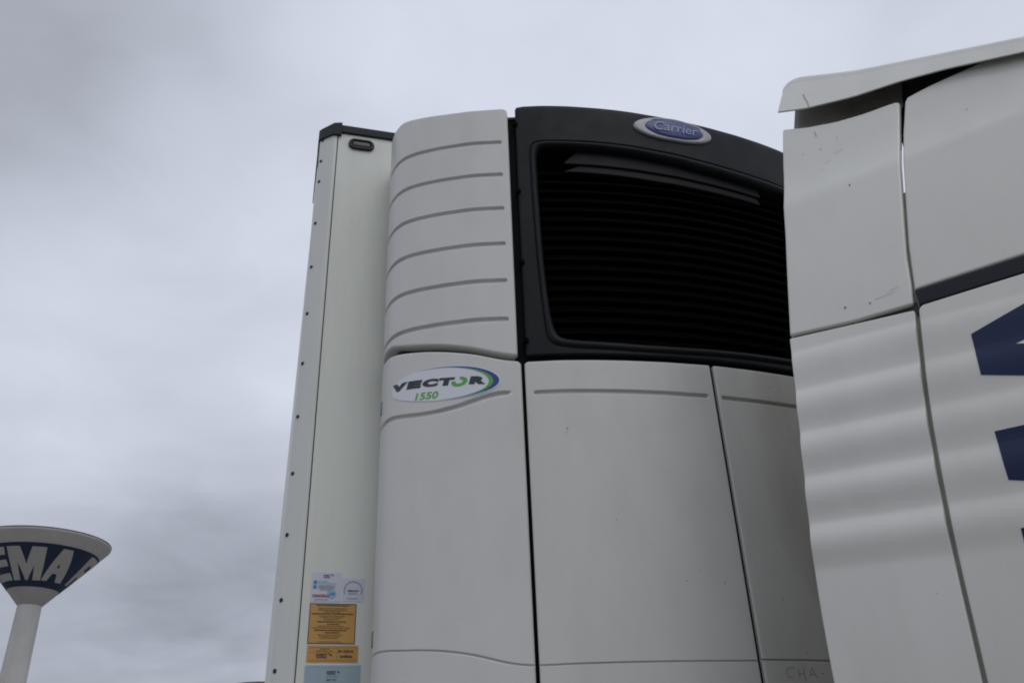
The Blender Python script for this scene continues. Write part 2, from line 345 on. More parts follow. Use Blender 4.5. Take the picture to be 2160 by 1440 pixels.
bm = bmesh.new(); poly_bm(bm, [(73.6, .795), (106, .795), (110, .75), (110, .55), (106, .50), (112, .34), (102, .34), (97, .50), (88.3, .50), (87.3, .345), (78, .345)], -.06, holes=[[(87, .695), (99, .695), (99, .605), (87, .605)]])
conform(bm, SC, 2.); bm_obj('letter', bm, 'tletter', tower)

for k in range(30):   # low posts round the tank roof
    a_ = 2 * math.pi * k / 30; cx_, cy_ = TX + (R1 - .5) * math.cos(a_), TY + (R1 - .5) * math.sin(a_)
    box('roof_post', cx_ - .05, cx_ + .05, cy_ - .05, cy_ + .05, Z1 + .5, Z1 + .68, 'steel', tower, bevel=0)
box('door', TX - .55, TX + .55, TY - 2.42, TY - 2.25, 0, 2.2, 'steel', tower)

# low building beyond, its roof edge just over the bottom of the view
bld = thing('low_warehouse', (-2, 75, 0), 'low dark roofed warehouse far behind the trailer, only its rounded roof edge showing', 'building')
V = []; F = []; prof = [(-2.95, 9.0), (-2.9, 11.05), (-2.2, 11.16), (-1.2, 11.27), (-.4, 11.31), (.1, 11.30), (.6, 11.24), (.9, 11.0), (.9, 9.0)]
prof = [(x * 1.0, z + .02) for x, z in prof]
for y in (70, 90):
    for x, z in prof: V.append((x, y, z))
n = len(prof)
for i in range(n - 1): F.append((i, i + 1, n + i + 1, n + i))
F.append(tuple(range(n - 1, -1, -1))); F.append(tuple(range(n, 2 * n)))
mesh_obj('roof', V, F, 'roof', bld, smooth=False)
box('wall', -2.9, .85, 70.05, 89.9, 0, 9.05, 'brick', bld, bevel=0)

# ================================================================== TRAILER
D = 2.776; XL, XR = .0163, 2.5757; XM = 1.296
trailer = thing('refrigerated_trailer', (XM, 9.0, 0), 'white refrigerated semi trailer with cooling unit on its front wall, behind the cab', 'semi trailer')
box('box_body', XL + .0035, XR - .0035, 2.835, 16.35, 1.15, 3.985, 'wall', trailer, bevel=.006)
wall = box('front_wall', .0895, XR - .0735, D, 2.83, 1.15, 3.968, 'wall', trailer, bevel=.0022)
def SWALL(a, b, d): return np.stack([a, np.full_like(a, D) + d, b], -1)
def SWR(a, b, d): return np.stack([a, np.full_like(a, D) + d, b], -1)
prof_post = [(.0865, D + .03), (.0865, D + .002), (.084, D), (.076, D), (.071, D + .0015), (.064, D + .006), (.028, D + .0405), (.0205, D + .050), (.0175, D + .058), (XL, D + .068), (XL, D + .15), (XL + .003, D + .155)]
def extrude_profile(pr, z0, z1, name, mat, parent, smooth=True, close=False, n=2):
    V = []; F = []; zs = np.linspace(z0, z1, n); m = len(pr)
    for z in zs: V += [(x, y, z) for x, y in pr]
    for k in range(n - 1):
        for i in range(m - 1 + close):
            j = (i + 1) % m; F.append((k * m + j, k * m + i, (k + 1) * m + i, (k + 1) * m + j))
    if close: F.append(tuple(range(m))); F.append(tuple(range((n - 1) * m + m - 1, (n - 1) * m - 1, -1)))
    return mesh_obj(name, V, F, mat, parent, smooth=smooth)
extrude_profile(prof_post, 1.15, 3.985, 'corner_post', 'post', trailer, n=8)
extrude_profile([(XL + XR - x, y) for x, y in prof_post][::-1], 1.15, 3.985, 'corner_post', 'post', trailer, n=8)
box('panel_joint', .0866, .0893, D + .006, D + .03, 1.15, 3.96, 'seal', trailer, bevel=0)
# black front rail and corner caps
box('roof_rail', .098, XR + XL - .098, D - .010, D + .06, 3.960, 4.000, 'roofcap', trailer, bevel=.004)
def corner_cap(mirror):
    w = .005
    pr = [(.101, D + .03), (.101, D - .014), (.070, D - w * 2), (.0665, D - w * 1.6), (.0235, D + .035), (XL - .0042, D + .050), (XL - .0045, D + .12), (.05, D + .12)]
    if mirror: pr = [(XL + XR - x, y) for x, y in pr][::-1]
    z0 = [3.943, 3.943, 3.945, 3.945, 3.948, 3.949, 3.949, 3.949]; z1 = [4.008, 4.008, 4.004, 4.003, 4.002, 4.002, 4.002, 4.002]
    if mirror: z0.reverse(); z1.reverse()
    V = [(x, y, z) for (x, y), z in zip(pr, z0)] + [(x, y, z) for (x, y), z in zip(pr, z1)]; m = len(pr)
    F = [((i + 1) % m, i, m + i, m + (i + 1) % m) for i in range(m)] + [tuple(range(m)), tuple(range(2 * m - 1, m - 1, -1))]
    return mesh_obj('corner_cap', V, F, 'roofcap', trailer, smooth=False)
corner_cap(False); corner_cap(True)
box('side_flange', XL - .0040, XL - .0003, D + .056, D + .30, 3.815, 3.952, 'roofcap', trailer, bevel=.001)
# rivet plugs on the chamfer of the post
ch_n = Vector((-.69, -.72, 0)).normalized()
def rivet(x, y, z, nrm_, r=.0068):
    bm = bmesh.new(); segs = 14
    for k, (rr, h) in enumerate([(r * 1.0, .0), (r, .0015), (r * .75, .0026), (r * .4, .0012), (0.0001, .0010)]):
        for i in range(segs): t = 2 * math.pi * i / segs; bm.verts.new((rr * math.cos(t), rr * math.sin(t), h))
    bm.verts.ensure_lookup_table()
    for k in range(4):
        for i in range(segs): j = (i + 1) % segs; bm.faces.new([bm.verts[k * segs + i], bm.verts[k * segs + j], bm.verts[(k + 1) * segs + j], bm.verts[(k + 1) * segs + i]])
    o = bm_obj('rivet_plug', bm, 'rivet', trailer, smooth=True)
    o.matrix_basis = Matrix.Translation((x, y, z)) @ nrm_.to_track_quat('Z', 'Y').to_matrix().to_4x4()
    return o
for z in (3.908, 3.80, 3.696, 3.492, 3.291, 3.089, 2.886, 2.683, 2.48, 2.276, 2.074, 1.870, 1.667, 1.464):
    yy = D + .0385; k = yy / D; rivet(.0285 * k, yy + .0008, 1.45 + (z - 1.45) * k, ch_n)
# marker lamp
def pill(hl, r, n=14):
    return [(hl - r + r * math.cos(t), r * math.sin(t)) for t in np.linspace(-math.pi / 2, math.pi / 2, n)] + [(-(hl - r) + r * math.cos(t), r * math.sin(t)) for t in np.linspace(math.pi / 2, 3 * math.pi / 2, n)]
def pill_solid(name, rings, cx, cz, mat, parent):
    V = []; F = []; n = 28
    for hl, r, d in rings: V += [(cx + x, D - d, cz + z) for x, z in pill(hl, r)]
    for k in range(len(rings) - 1):
        for i in range(n): j = (i + 1) % n; F.append((k * n + i, k * n + j, (k + 1) * n + j, (k + 1) * n + i))
    F.append(tuple((len(rings) - 1) * n + i for i in range(n)))
    return mesh_obj(name, V, F, mat, parent)
lamp = pill_solid('marker_lamp', [(.0525, .0265, -.001), (.0525, .0265, .007), (.051, .025, .011), (.047, .021, .0125), (.043, .017, .011), (.041, .0155, .004)], .184, 3.9105, 'rivet', trailer)
pill_solid('lens', [(.0405, .015, .004), (.039, .0135, .007), (.033, .009, .009)], .184, 3.9105, 'lens', lamp)

# ---- stickers on the front wall
def rect(x0, x1, z0, z1): return [(x0, z0), (x1, z0), (x1, z1), (x0, z1)]
def sticker(x0, x1, z0, z1, mat, d=-.0012, label=None, border=None, bw=.0022):
    o = film('sticker', SWALL, rect(x0, x1, z0, z1), d, mat, trailer, step=9, label=label)
    if border:
        bm = bmesh.new(); poly_bm(bm, rect(x0, x1, z0, z1), d - .0006, holes=[rect(x0 + bw, x1 - bw, z0 + bw, z1 - bw)[::-1]]); conform(bm, SWALL, 9)
        bm_obj('border', bm, border, o)
    return o
def fine_print(parent, rows, mat, d=-.0024):
    """Rows of small print too fine to read: broken strokes."""
    bm = bmesh.new()
    for xa, xb, zc, hgt in rows:
        x = xa
        while x < xb:
            w = random.uniform(.0016, .0052); w = min(w, xb - x)
            poly_bm(bm, rect(x, x + w, zc - hgt * random.uniform(.35, .5), zc + hgt * random.uniform(.35, .5)), d); x += w + random.uniform(.0008, .0016)
    conform(bm, SWALL, 9); return bm_obj('fine_print', bm, mat, parent, kind='stuff')
def animal_mark(bm, x, z, s, d=-.0026, mi=0):
    poly_bm(bm, [(x, z + s * .95), (x + s * .5, z + s * 1.0), (x + s * 1.3, z + s * .62), (x + s * 1.95, z + s * .25), (x + s * 2.0, z - s * .35), (x + s * 1.55, z - s * .1),
                 (x + s * 1.25, z - s * .25), (x + s * 1.05, z + s * .2), (x + s * .6, z + s * .38)], d, mi=mi)
def sticker_text(parent, items, mat, d=-.0026, marks=()):
    bm = bmesh.new()
    for body, a0, a1, b0, b1, bold, shear in items: text_bm(bm, body, a0, a1, b0, b1, d, bold, shear)
    for x, z, s in marks: animal_mark(bm, x, z, s, d)
    conform(bm, SWALL, 9); return bm_obj('print', bm, mat, parent)
sA = sticker(.1155, .2045, 2.0715, 2.1605, 'paper', label='white sticker with blue symbols and red lettering')
sticker_text(sA, [('SCHMITZ', .150, .1705, 2.1495, 2.1545, .03, 0), ('CARGOBULL', .150, .1705, 2.1435, 2.1480, .02, 0)], 'ink', marks=[(.172, 2.1515, .0045)])
sticker_text(sA, [('CARGOBULL', .119, .171, 2.0850, 2.0935, .05, .1)], 'red_ink')
sticker_text(sA, [('euroservice', .127, .167, 2.0755, 2.0815, .0, 0)], 'cyan_ink')
bm = bmesh.new(); poly_bm(bm, rect(.121, .1315, 2.125, 2.1355), -.0024); poly_bm(bm, rect(.1205, .131, 2.111, 2.1215), -.0024)
conform(bm, SWALL, 9); bm_obj('blue_symbol', bm, 'cyan_ink', sA)
bm = bmesh.new(); poly_bm(bm, ellipse(.178, 2.096, .0145, .0145, 28), -.0020); conform(bm, SWALL, 9); bm_obj('round_mark', bm, 'pale_cyan', sA)
sticker_text(sA, [('24h', .169, .187, 2.091, 2.101, .03, .15)], 'cyan_ink', d=-.0030)
fine_print(sA, [(.135, .165, 2.1335, .0035), (.135, .192, 2.1275, .0035)], 'pale_cyan'); fine_print(sA, [(.135, .187, 2.1195, .0042), (.135, .187, 2.1135, .0042), (.142, .176, 2.1075, .0035)], 'grey_ink')
sB = sticker(.2095, .277, 2.0735, 2.1430, 'paper', label='white sticker with a grey arc and a dark bar')
bm = bmesh.new(); ts = np.linspace(math.radians(-25), math.radians(205), 40)
for t0, t1 in zip(ts[:-1], ts[1:]):
    poly_bm(bm, [(.243 + r * math.cos(t), 2.1075 + r * math.sin(t)) for r, t in ((.0262, t0), (.0285, t0), (.0285, t1), (.0262, t1))], -.0024)
conform(bm, SWALL, 9); bm_obj('arc_mark', bm, 'grey_ink', sB)
sticker_text(sB, [('FERROPLAST', .2265, .2605, 2.1035, 2.1085, .05, 0)], 'ink'); fine_print(sB, [(.228, .258, 2.0975, .003), (.226, .258, 2.0825, .003)], 'grey_ink')
sC = sticker(.1150, .2560, 1.9475, 2.0665, 'orange', label='large orange sticker with lines of small print', border='orange_line')
fine_print(sC, [(.14, .228, 2.0515, .0026), (.141, .228, 2.0465, .0026), (.160, .210, 2.0415, .0022), (.143, .222, 2.0285, .0022), (.150, .215, 2.0235, .0022), (.160, .206, 2.0185, .0022),
                (.143, .219, 1.9990, .0022), (.125, .238, 1.9935, .0024), (.142, .218, 1.9735, .0024), (.148, .212, 1.9685, .0022), (.152, .205, 1.9635, .0022), (.143, .215, 1.9535, .0022)], 'brown_ink')
fine_print(sC, [(.135, .235, 2.0605, .0040), (.122, .247, 2.0355, .0045), (.139, .226, 2.0120, .0042), (.170, .207, 2.0050, .0038), (.134, .229, 1.9870, .0042), (.165, .208, 1.9800, .0040)], 'ink')
sD = sticker(.1160, .2675, 1.8940, 1.9430, 'orange', label='narrow orange certificate sticker')
bm = bmesh.new()
for q in (rect(.122, .262, 1.9363, 1.9370), rect(.122, .262, 1.9000, 1.9007), rect(.122, .205, 1.9225, 1.9231), rect(.2045, .2051, 1.9007, 1.9363)): poly_bm(bm, q, -.0024)
conform(bm, SWALL, 9); bm_obj('ruled_line', bm, 'brown_ink', sD)
sticker_text(sD, [('SCHMITZ', .1435, .1765, 1.9135, 1.9195, .04, 0), ('CARGOBULL', .1435, .1765, 1.9065, 1.9125, .03, 0), ('EN 12642-XL', .2085, .2545, 1.9225, 1.9305, .03, 0), ('certificate', .2130, .2500, 1.9080, 1.9165, .03, 0)], 'ink', marks=[(.1785, 1.9140, .0062)])
fine_print(sD, [(.152, .182, 1.9325, .0025), (.143, .190, 1.9270, .0025)], 'brown_ink')
sE = sticker(.1140, .2770, 1.7700, 1.8870, 'pale_blue', label='pale blue sticker with a small dark emblem')
bm = bmesh.new(); poly_bm(bm, rect(.114, .277, 1.77, 1.887), -.0018, holes=[rect(.1175, .2735, 1.7735, 1.8815)[::-1]]); conform(bm, SWALL, 9); bm_obj('border', bm, 'pale_cyan', sE)
sticker_text(sE, [('SCHMITZ', .178, .205, 1.8655, 1.8705, .04, 0), ('CARGOBULL', .178, .205, 1.8600, 1.8645, .03, 0), ('GDP  PTC', .178, .207, 1.8420, 1.8475, .02, 0)], 'ink', marks=[(.2065, 1.8655, .0050)])
fine_print(sE, [(.178, .212, 1.8545, .002), (.178, .260, 1.835, .002), (.178, .26, 1.828, .003), (.13, .17, 1.828, .003)], 'grey_ink')

# ---- refrigeration unit -------------------------------------------------
_px = np.array([.330, .308, .292, .290, .297, .3115, .334, .367, .414, .462, .553, .648, .707, .802, .903, 1.009, 1.137, 1.296])
_py = np.array([D - .001, 2.705, 2.640, 2.592, 2.545, 2.505, 2.476, 2.448, 2.419, 2.393, 2.351, 2.323, 2.306, 2.277, 2.256, 2.240, 2.227, 2.220])
_PX = np.concatenate([_px, 2 * XM - _px[-2::-1]]); _PY = np.concatenate([_py, _py[-2::-1]])
_s = np.concatenate([[0], np.cumsum(np.hypot(np.diff(_PX), np.diff(_PY)))]); SA = np.linspace(0, _s[-1], 3001)
_X = np.interp(SA, _s, _PX); _Y = np.interp(SA, _s, _PY)
for _ in range(3):
    for arr in (_X, _Y):
        c = arr.copy(); kk = 41; pad = np.concatenate([2 * c[0] - c[kk // 2:0:-1], c, 2 * c[-1] - c[-2:-kk // 2 - 1:-1]]); arr[:] = np.convolve(pad, np.ones(kk) / kk, 'valid')[:len(c)]
_tx, _ty = np.gradient(_X), np.gradient(_Y); _l = np.hypot(_tx, _ty); _nx, _ny = -_ty / _l, _tx / _l        # inward normal
for arr in (_nx, _ny): arr[:] = np.convolve(np.pad(arr, 15, mode='edge'), np.ones(31) / 31, 'valid')
def SU(a, b, d):                                                       # a: length along the plan curve, b: height
    x, y = np.interp(a, SA, _X), np.interp(a, SA, _Y); nx, ny = np.interp(a, SA, _nx), np.interp(a, SA, _ny)
    return np.stack([x + nx * d, y + ny * d, b + 0 * x], -1)
_i0 = int(np.argmin(_X[:1200])); _front = np.zeros(len(_X), bool); _front[_i0 + 8:len(_X) - _i0 - 8] = True
def A(x): return float(np.interp(x, _X[_front], SA[_front]))
def SX(x, b, d): return SU(np.interp(x, _X[_front], SA[_front]), b, d)   # x across the front
AE = SA[-1]
ZB = 1.57
# inner housing
hx = np.linspace(.42, 2 * XM - .42, 50); hp = [tuple(SX(np.array([x]), np.array([0.]), np.array([.105]))[0][:2]) for x in hx]
hp = [(.42, D - .002)] + hp + [(2 * XM - .42, D - .002)]
unit = extrude_profile(hp, ZB + .01, 3.74, 'refrigeration_unit', 'void', trailer, smooth=False, close=True)
unit['label'] = 'grey and black cooling unit on the front wall'
cp = [(.336, D - .003)] + [tuple(SX(np.array([x]), np.array([0.]), np.array([.010]))[0][:2]) for x in np.linspace(.315, 2 * XM - .315, 90)] + [(2 * XM - .336, D - .003)]
mesh_obj('top_cover', [(x, y, 3.748) for x, y in cp], [tuple(range(len(cp)))], 'cowl', unit, smooth=False)
mesh_obj('bottom_cover', [(x, y, ZB + .006) for x, y in cp], [tuple(range(len(cp)))][::-1], 'black', unit, smooth=False)

def fx(pts, mirror):                                                   # points (x, z) on the front into surface lengths
    q = [(A(x), z) for x, z in pts]
    return [(AE - a, z) for a, z in q] if mirror else q
aL0 = .012
GZ = [3.621, 3.471, 3.321, 3.171, 3.0225, 2.875]
def make_upper_cowl(mirror):
    aR = A(.6795)
    top = [(aL0, 3.812), (A(.318), 3.810), (A(.363), 3.798), (A(.461), 3.787), (A(.561), 3.784), (aR, 3.787)]
    bot = [(aL0, 2.850), (.16, 2.846), (A(.305), 2.842), (A(.333), 2.822), (A(.383), 2.810), (A(.456), 2.797), (A(.529), 2.778), (A(.588), 2.758), (A(.632), 2.7465), (A(.6775), 2.738)]
    # smooth the wave
    ba = np.array(bot); aa = np.linspace(ba[0, 0], ba[-1, 0], 60); bz = np.interp(aa, ba[:, 0], ba[:, 1])
    for _ in range(4): bz[1:-1] = (bz[:-2] + bz[1:-1] + bz[2:]) / 3
    bot = list(zip(aa, bz))
    Ls = [(aL0, bot[0][1]), (aL0, 3.812)]; Rs = [(A(.6775), 2.738), (A(.6795), 3.787)]
    gs = [groove(lambda a, z=z: z + 0 * a, .03, A(.648), .0072, .010) for z in GZ]
    rel = add_relief(*gs)
    vd = [(2.83, 3.72, .0018)]
    S_ = SU if not mirror else (lambda a, b, d: SU(AE - a, b, d))
    o = panel('upper_cowl', S_, Ls, Rs, bot, top, 'cowl', unit, ustep=.010, vstep=.02, vdense=vd, udense=[(A(.648) - aL0 - .012, A(.648) - aL0 + .012, .0015)], relief=rel, bevel=.0085,
              rcs=(.004, .012, .006, .022), depth=.03)
    if mirror: o.data.flip_normals()
    return o
make_upper_cowl(False); make_upper_cowl(True)
LG = np.array([(.02, 2.585), (.12, 2.583), (A(.310), 2.580), (A(.339), 2.571), (A(.387), 2.565), (A(.443), 2.567), (A(.498), 2.576), (A(.556), 2.594), (A(.599), 2.607), (A(.643), 2.613), (1.2, 2.613)])
BS = np.array([(0, 1.885), (A(.305), 1.883), (A(.335), 1.876), (A(.38), 1.872), (A(.416), 1.869), (A(.486), 1.859), (A(.544), 1.845), (A(.603), 1.826), (A(.633), 1.819), (A(.675), 1.814), (2, 1.814)])
def smooth_tab(t, n=300, k=9):
    xs = np.linspace(t[0, 0], t[-1, 0], n); ys = np.interp(xs, t[:, 0], t[:, 1])
    for _ in range(2): ys = np.convolve(np.pad(ys, k, mode='edge'), np.ones(2 * k + 1) / (2 * k + 1), 'valid')
    return lambda a: np.interp(a, xs, ys)
lgf, bsf = smooth_tab(LG, k=5), smooth_tab(BS, k=5)
def seam_line(fn, hw, dep, a0=-9, a1=9):
    def g(a, b):
        e = np.maximum(np.maximum(a0 - a, a - a1), 0); return dep * smooth01((hw - np.hypot(b - fn(a), e)) / (hw * .6))
    return g
def make_lower_cowl(mirror):
    top = [(aL0, 2.816), (.14, 2.815), (A(.303), 2.811), (A(.316), 2.803), (A(.355), 2.793), (A(.413), 2.784), (A(.486), 2.769), (A(.545), 2.754), (A(.588), 2.7405), (A(.632), 2.7275), (A(.6865), 2.7195)]
    ta = np.array(top); aa = np.linspace(ta[0, 0], ta[-1, 0], 60); tz = np.interp(aa, ta[:, 0], ta[:, 1])
    for _ in range(4): tz[1:-1] = (tz[:-2] + tz[1:-1] + tz[2:]) / 3
    top = list(zip(aa, tz))
    Ls = [(aL0, ZB), (aL0, top[0][1])]; Rs = [(A(.6865), ZB), (A(.6865), top[-1][1])]; bot = [(aL0, ZB), (A(.6865), ZB)]
    rel = add_relief(groove(lgf, .03, A(.640), .0068, .010), seam_line(bsf, .0028, .006))
    S_ = SU if not mirror else (lambda a, b, d: SU(AE - a, b, d))
    o = panel('lower_cowl', S_, Ls, Rs, bot, top, 'cowl', unit, ustep=.008, vstep=.02, vdense=[(2.50, 2.72, .0018), (1.80, 1.98, .0011)], relief=rel, bevel=.008, rcs=(.004, .01, .006, .014), depth=.03)
    if mirror: o.data.flip_normals()
    return o
low = make_lower_cowl(False); make_lower_cowl(True)

def make_door(mirror):
    aL, aR = A(.6965), A(1.2905)
    def tz(x): return 2.7175
    top = [(aL, 2.717), (aR, 2.717)]; bot = [(aL, ZB), (aR, ZB)]
    rel = add_relief(groove(lambda a: 2.6085 - (a - A(.725)) * .006, A(.728), A(1.262), .0068, .010), seam_line(lambda a: 1.8145 + 0 * a, .0026, .006))
    if mirror: rel = add_relief(groove(lambda a: 2.6035 + 0 * a, A(.728), A(1.270), .0068, .010), seam_line(lambda a: 1.8175 + 0 * a, .0030, .007))
    S_ = SU if not mirror else (lambda a, b, d: SU(AE - a, b, d))
    o = panel('service_door', S_, [(aL, ZB), (aL, 2.717)], [(aR, ZB), (aR, 2.717)], bot, top, 'door', unit, ustep=.02, vstep=.03, vdense=[(2.59, 2.63, .0016), (1.806, 1.825, .0008)],
              udense=[(.02, .045, .002), (aR - aL - .05, aR - aL - .015, .002)], relief=rel, bevel=.006, rcs=(.008, .005, .013, .007), depth=.03)
    if mirror: o.data.flip_normals()
    return o
d1 = make_door(False); d2 = make_door(True); d2['label'] = 'sooty right hand service door'
# seals in the joints
def strip(name, x0, x1, z0, z1, inset, mat, parent, n=3):
    xs = np.linspace(x0, x1, n); V = []; F = []
    for x in xs:
        for z, dd in ((z0, inset + .05), (z0, inset), (z1, inset), (z1, inset + .05)):
            V.append(SX(np.array([x]), np.array([z]), np.array([dd]))[0])
    for i in range(n - 1):
        for j in range(3): a = i * 4 + j; F.append((a, a + 4, a + 5, a + 1))
    return mesh_obj(name, V, F, mat, parent, smooth=False)
for m in (0, 1):
    X_ = (lambda x: 2 * XM - x) if m else (lambda x: x)
    strip('joint_seal', *sorted((X_(.670), X_(.7035))), ZB, 3.757, .022, 'seal', unit)
    strip('joint_seal', *sorted((X_(.700), X_(1.30))), 2.705, 2.76, .016, 'seal', unit, n=12)
strip('joint_seal', 1.283, 1.309, ZB, 2.71, .014, 'seal', unit)
# side latches of the cowls
for z in (2.655, 1.93):
    p0 = SU(np.array([.175]), np.array([z]), np.array([0.]))[0]
    box('latch', p0[0] - .0035, p0[0] + .004, p0[1] - .010, p0[1] + .010, z - .022, z + .022, 'grey_ink', unit, bevel=.0015)

# grille frame
def chaikin(p, it=2):
    p = np.array(p, float)
    for _ in range(it):
        q = np.roll(p, -1, 0); p = np.stack([.75 * p + .25 * q, .25 * p + .75 * q], 1).reshape(-1, 2)
    return p
outer = [(.7035, 2.737), (.7035, 3.0), (.7045, 3.4), (.7065, 3.778), (.711, 3.788), (.735, 3.792), (.868, 3.791), (1.083, 3.786), (1.27, 3.776), (1.47, 3.769), (1.687, 3.763), (1.80, 3.760), (1.875, 3.757), (1.886, 3.745), (1.888, 3.4), (1.8885, 2.737), (1.296, 2.733)]
ringo = chaikin([(.747, 3.396), (.7475, 3.46), (.7475, 3.60), (.775, 3.621), (.85, 3.620), (1.066, 3.617), (1.25, 3.602), (1.45, 3.584), (1.646, 3.571), (1.78, 3.566), (1.842, 3.555), (1.846, 3.47), (1.845, 3.2), (1.838, 2.92), (1.825, 2.80), (1.79, 2.757), (1.70, 2.755), (1.5, 2.753), (1.137, 2.744), (.93, 2.752), (.83, 2.757), (.768, 2.775), (.763, 2.85), (.757, 2.95), (.750, 3.152)])
ringi = chaikin([(.772, 3.394), (.773, 3.45), (.773, 3.575), (.797, 3.592), (.88, 3.592), (1.066, 3.585), (1.25, 3.566), (1.45, 3.545), (1.646, 3.532), (1.77, 3.528), (1.815, 3.520), (1.822, 3.44), (1.82, 3.2), (1.812, 2.92), (1.80, 2.84), (1.765, 2.793), (1.68, 2.790), (1.5, 2.786), (1.137, 2.777), (.96, 2.787), (.86, 2.792), (.805, 2.803), (.789, 2.86), (.783, 2.92), (.775, 3.073)])
def radial(poly, c, ang):
    p = np.array(poly, float) - c; q = np.roll(p, -1, 0); res = []
    for t in ang:
        dx, dy = math.cos(t), math.sin(t); den = dx * (q[:, 1] - p[:, 1]) - dy * (q[:, 0] - p[:, 0])
        with np.errstate(divide='ignore', invalid='ignore'):
            s = (p[:, 0] * (q[:, 1] - p[:, 1]) - p[:, 1] * (q[:, 0] - p[:, 0])) / den; w = (p[:, 0] * dy - p[:, 1] * dx) / den
        ok = (w >= -1e-9) & (w <= 1 + 1e-9) & (s > 0) & np.isfinite(s); res.append(s[ok].max())
    return np.array([(c[0] + r * math.cos(t), c[1] + r * math.sin(t)) for r, t in zip(res, ang)])
cc = np.array([1.296, 3.17]); ang = list(np.linspace(0, 2 * math.pi, 360, endpoint=False)) + [math.atan2(z - cc[1], x - cc[0]) % (2 * math.pi) for x, z in outer]
ang = np.unique(np.round(ang, 6)); RO, RG, RI = radial(outer, cc, ang), radial(ringo, cc, ang), radial(ringi, cc, ang)
loops = []
def lerp(a, b, t): return a + (b - a) * t
loops.append((RO, .035))
nrmv = (cc - RO); nrmv /= np.linalg.norm(nrmv, axis=1)[:, None]
for off, dd in ((0, .006), (.0018, .0018), (.006, 0)): loops.append((RO + nrmv * off, dd))
for t in np.linspace(.12, .97, 9): loops.append((lerp(RO + nrmv * .006, RG, t), 0))
for t, dd in ((0., .0), (.03, .004), (.09, .0045), (.16, .001), (.30, -.004), (.5, -.006), (.7, -.003), (.85, .003), (.95, .010), (1., .018)): loops.append((lerp(RG, RI, t), dd))
loops.append((RI, .045)); loops.append((RI, .095))
m = len(ang); V = []; F = []
for P_, dd in loops: V += list(SX(P_[:, 0], P_[:, 1], np.full(m, dd)))
for k in range(len(loops) - 1):
    for i in range(m): j = (i + 1) % m; F.append((k * m + i, k * m + j, (k + 1) * m + j, (k + 1) * m + i))
frame = mesh_obj('grille_frame', V, F, 'black', unit)
# grille slats, one by one
sx_ = np.linspace(.762, 1.834, 28)
def slat(z, drop=0.):
    V = []; F = []; sec = [(.046, .0045), (.049, .0010), (.070, -.008), (.070, -.0055), (.050, .0060)]; n = len(sec)
    for x in sx_:
        for dd, dz in sec: V.append(SX(np.array([x]), np.array([z + dz]), np.array([dd]))[0])
    for i in range(len(sx_) - 1):
        for j in range(n): k = (j + 1) % n; F.append((i * n + j, (i + 1) * n + j, (i + 1) * n + k, i * n + k))
    return mesh_obj('slat', V, F, 'slat', unit)
for i in range(18): slat(3.5025 - i * .0415)
for i in range(7):
    x = .925 + (i) * .1465
    if x < 1.82: strip('grille_rib', x - .003, x + .003, 2.76, 3.62, .072, 'slat', unit)
def visor(zt, zb0, inset, x0, x1, name='visor'):
    Lc_ = [(A(x0), zb0[0]), (A(x0 + .09), zt)]; Rc_ = [(A(x1), zb0[-1]), (A(x1 - .05), zt)]
    bot = [(A(x), z) for x, z in zip((x0, .94, 1.05, 1.24, 1.43, 1.56, x1), zb0)]; top = [(A(x0 + .09), zt), (A(x1 - .05), zt)]
    return panel(name, SU, Lc_, Rc_, bot, top, 'visor', unit, ustep=.03, vstep=.008, bevel=.003, rc=.012, depth=.018, outward=-inset)
visor(3.62, (3.532, 3.531, 3.527, 3.5165, 3.507, 3.501, 3.496), .026, .865, 1.665)
visor(3.54, (3.501, 3.500, 3.4955, 3.483, 3.476, 3.472, 3.468), .034, .865, 1.665)
# clips in the joint by the frame
for z in (3.704, 3.390, 3.090, 2.790):
    p0 = SX(np.array([.7045]), np.array([z]), np.array([0.]))[0]
    bm = bmesh.new(); bmesh.ops.create_cone(bm, segments=14, radius1=.010, radius2=.008, depth=.016, cap_ends=True)
    bmesh.ops.rotate(bm, verts=bm.verts, matrix=Matrix.Rotation(math.radians(90), 3, 'X')); bmesh.ops.translate(bm, verts=bm.verts, vec=Vector(p0))
    bm_obj('clip', bm, 'void', unit, smooth=False)

# oval maker's badge
def badge():
    cx, cz, rx, rz = 1.300, 3.7115, .159, .054; n = 72; V = []; F = []; fm = []
    rings = [(1.0, -.001, 0), (1.0, .004, 0), (.975, .0085, 0), (.93, .0100, 0), (.78, .0105, 0)]
    for r, h, _ in rings:
        for i in range(n):
            t = 2 * math.pi * i / n; V.append(SX(np.array([cx + rx * r * math.cos(t)]), np.array([cz + rz * r * math.sin(t)]), np.array([-h]))[0])
    inner = [(1.0, .0102), (.97, .0125), (.8, .0145), (.5, .016), (.2, .0168)]
    for r, h in inner:
        for i in range(n):
            t = 2 * math.pi * i / n; V.append(SX(np.array([cx + .002 + .119 * r * math.cos(t)]), np.array([cz + .0445 * r * math.sin(t)]), np.array([-h]))[0])
    nr = len(rings) + len(inner)
    for k in range(nr - 1):
        for i in range(n): j = (i + 1) % n; F.append((k * n + i, k * n + j, (k + 1) * n + j, (k + 1) * n + i)); fm.append(0 if k < len(rings) else 1)
    F.append(tuple((nr - 1) * n + i for i in range(n))); fm.append(1)
    bm = bmesh.new(); text_bm(bm, 'Carrier', 1.212, 1.388, 3.6915, 3.7335, -.0185, bold=.012, shear=.25); conform(bm, SX, .02)
    bm.verts.ensure_lookup_table(); b0 = len(V); V += [v.co[:] for v in bm.verts]
    for f_ in bm.faces: F.append(tuple(b0 + v.index for v in f_.verts)); fm.append(2)
    bm.free(); mesh_obj('maker_badge', V, F, ['silver', 'badge_blue', 'badge_text'], unit, fmat=fm, label='oval silver badge with blue centre')
for _v in (0,): badge()

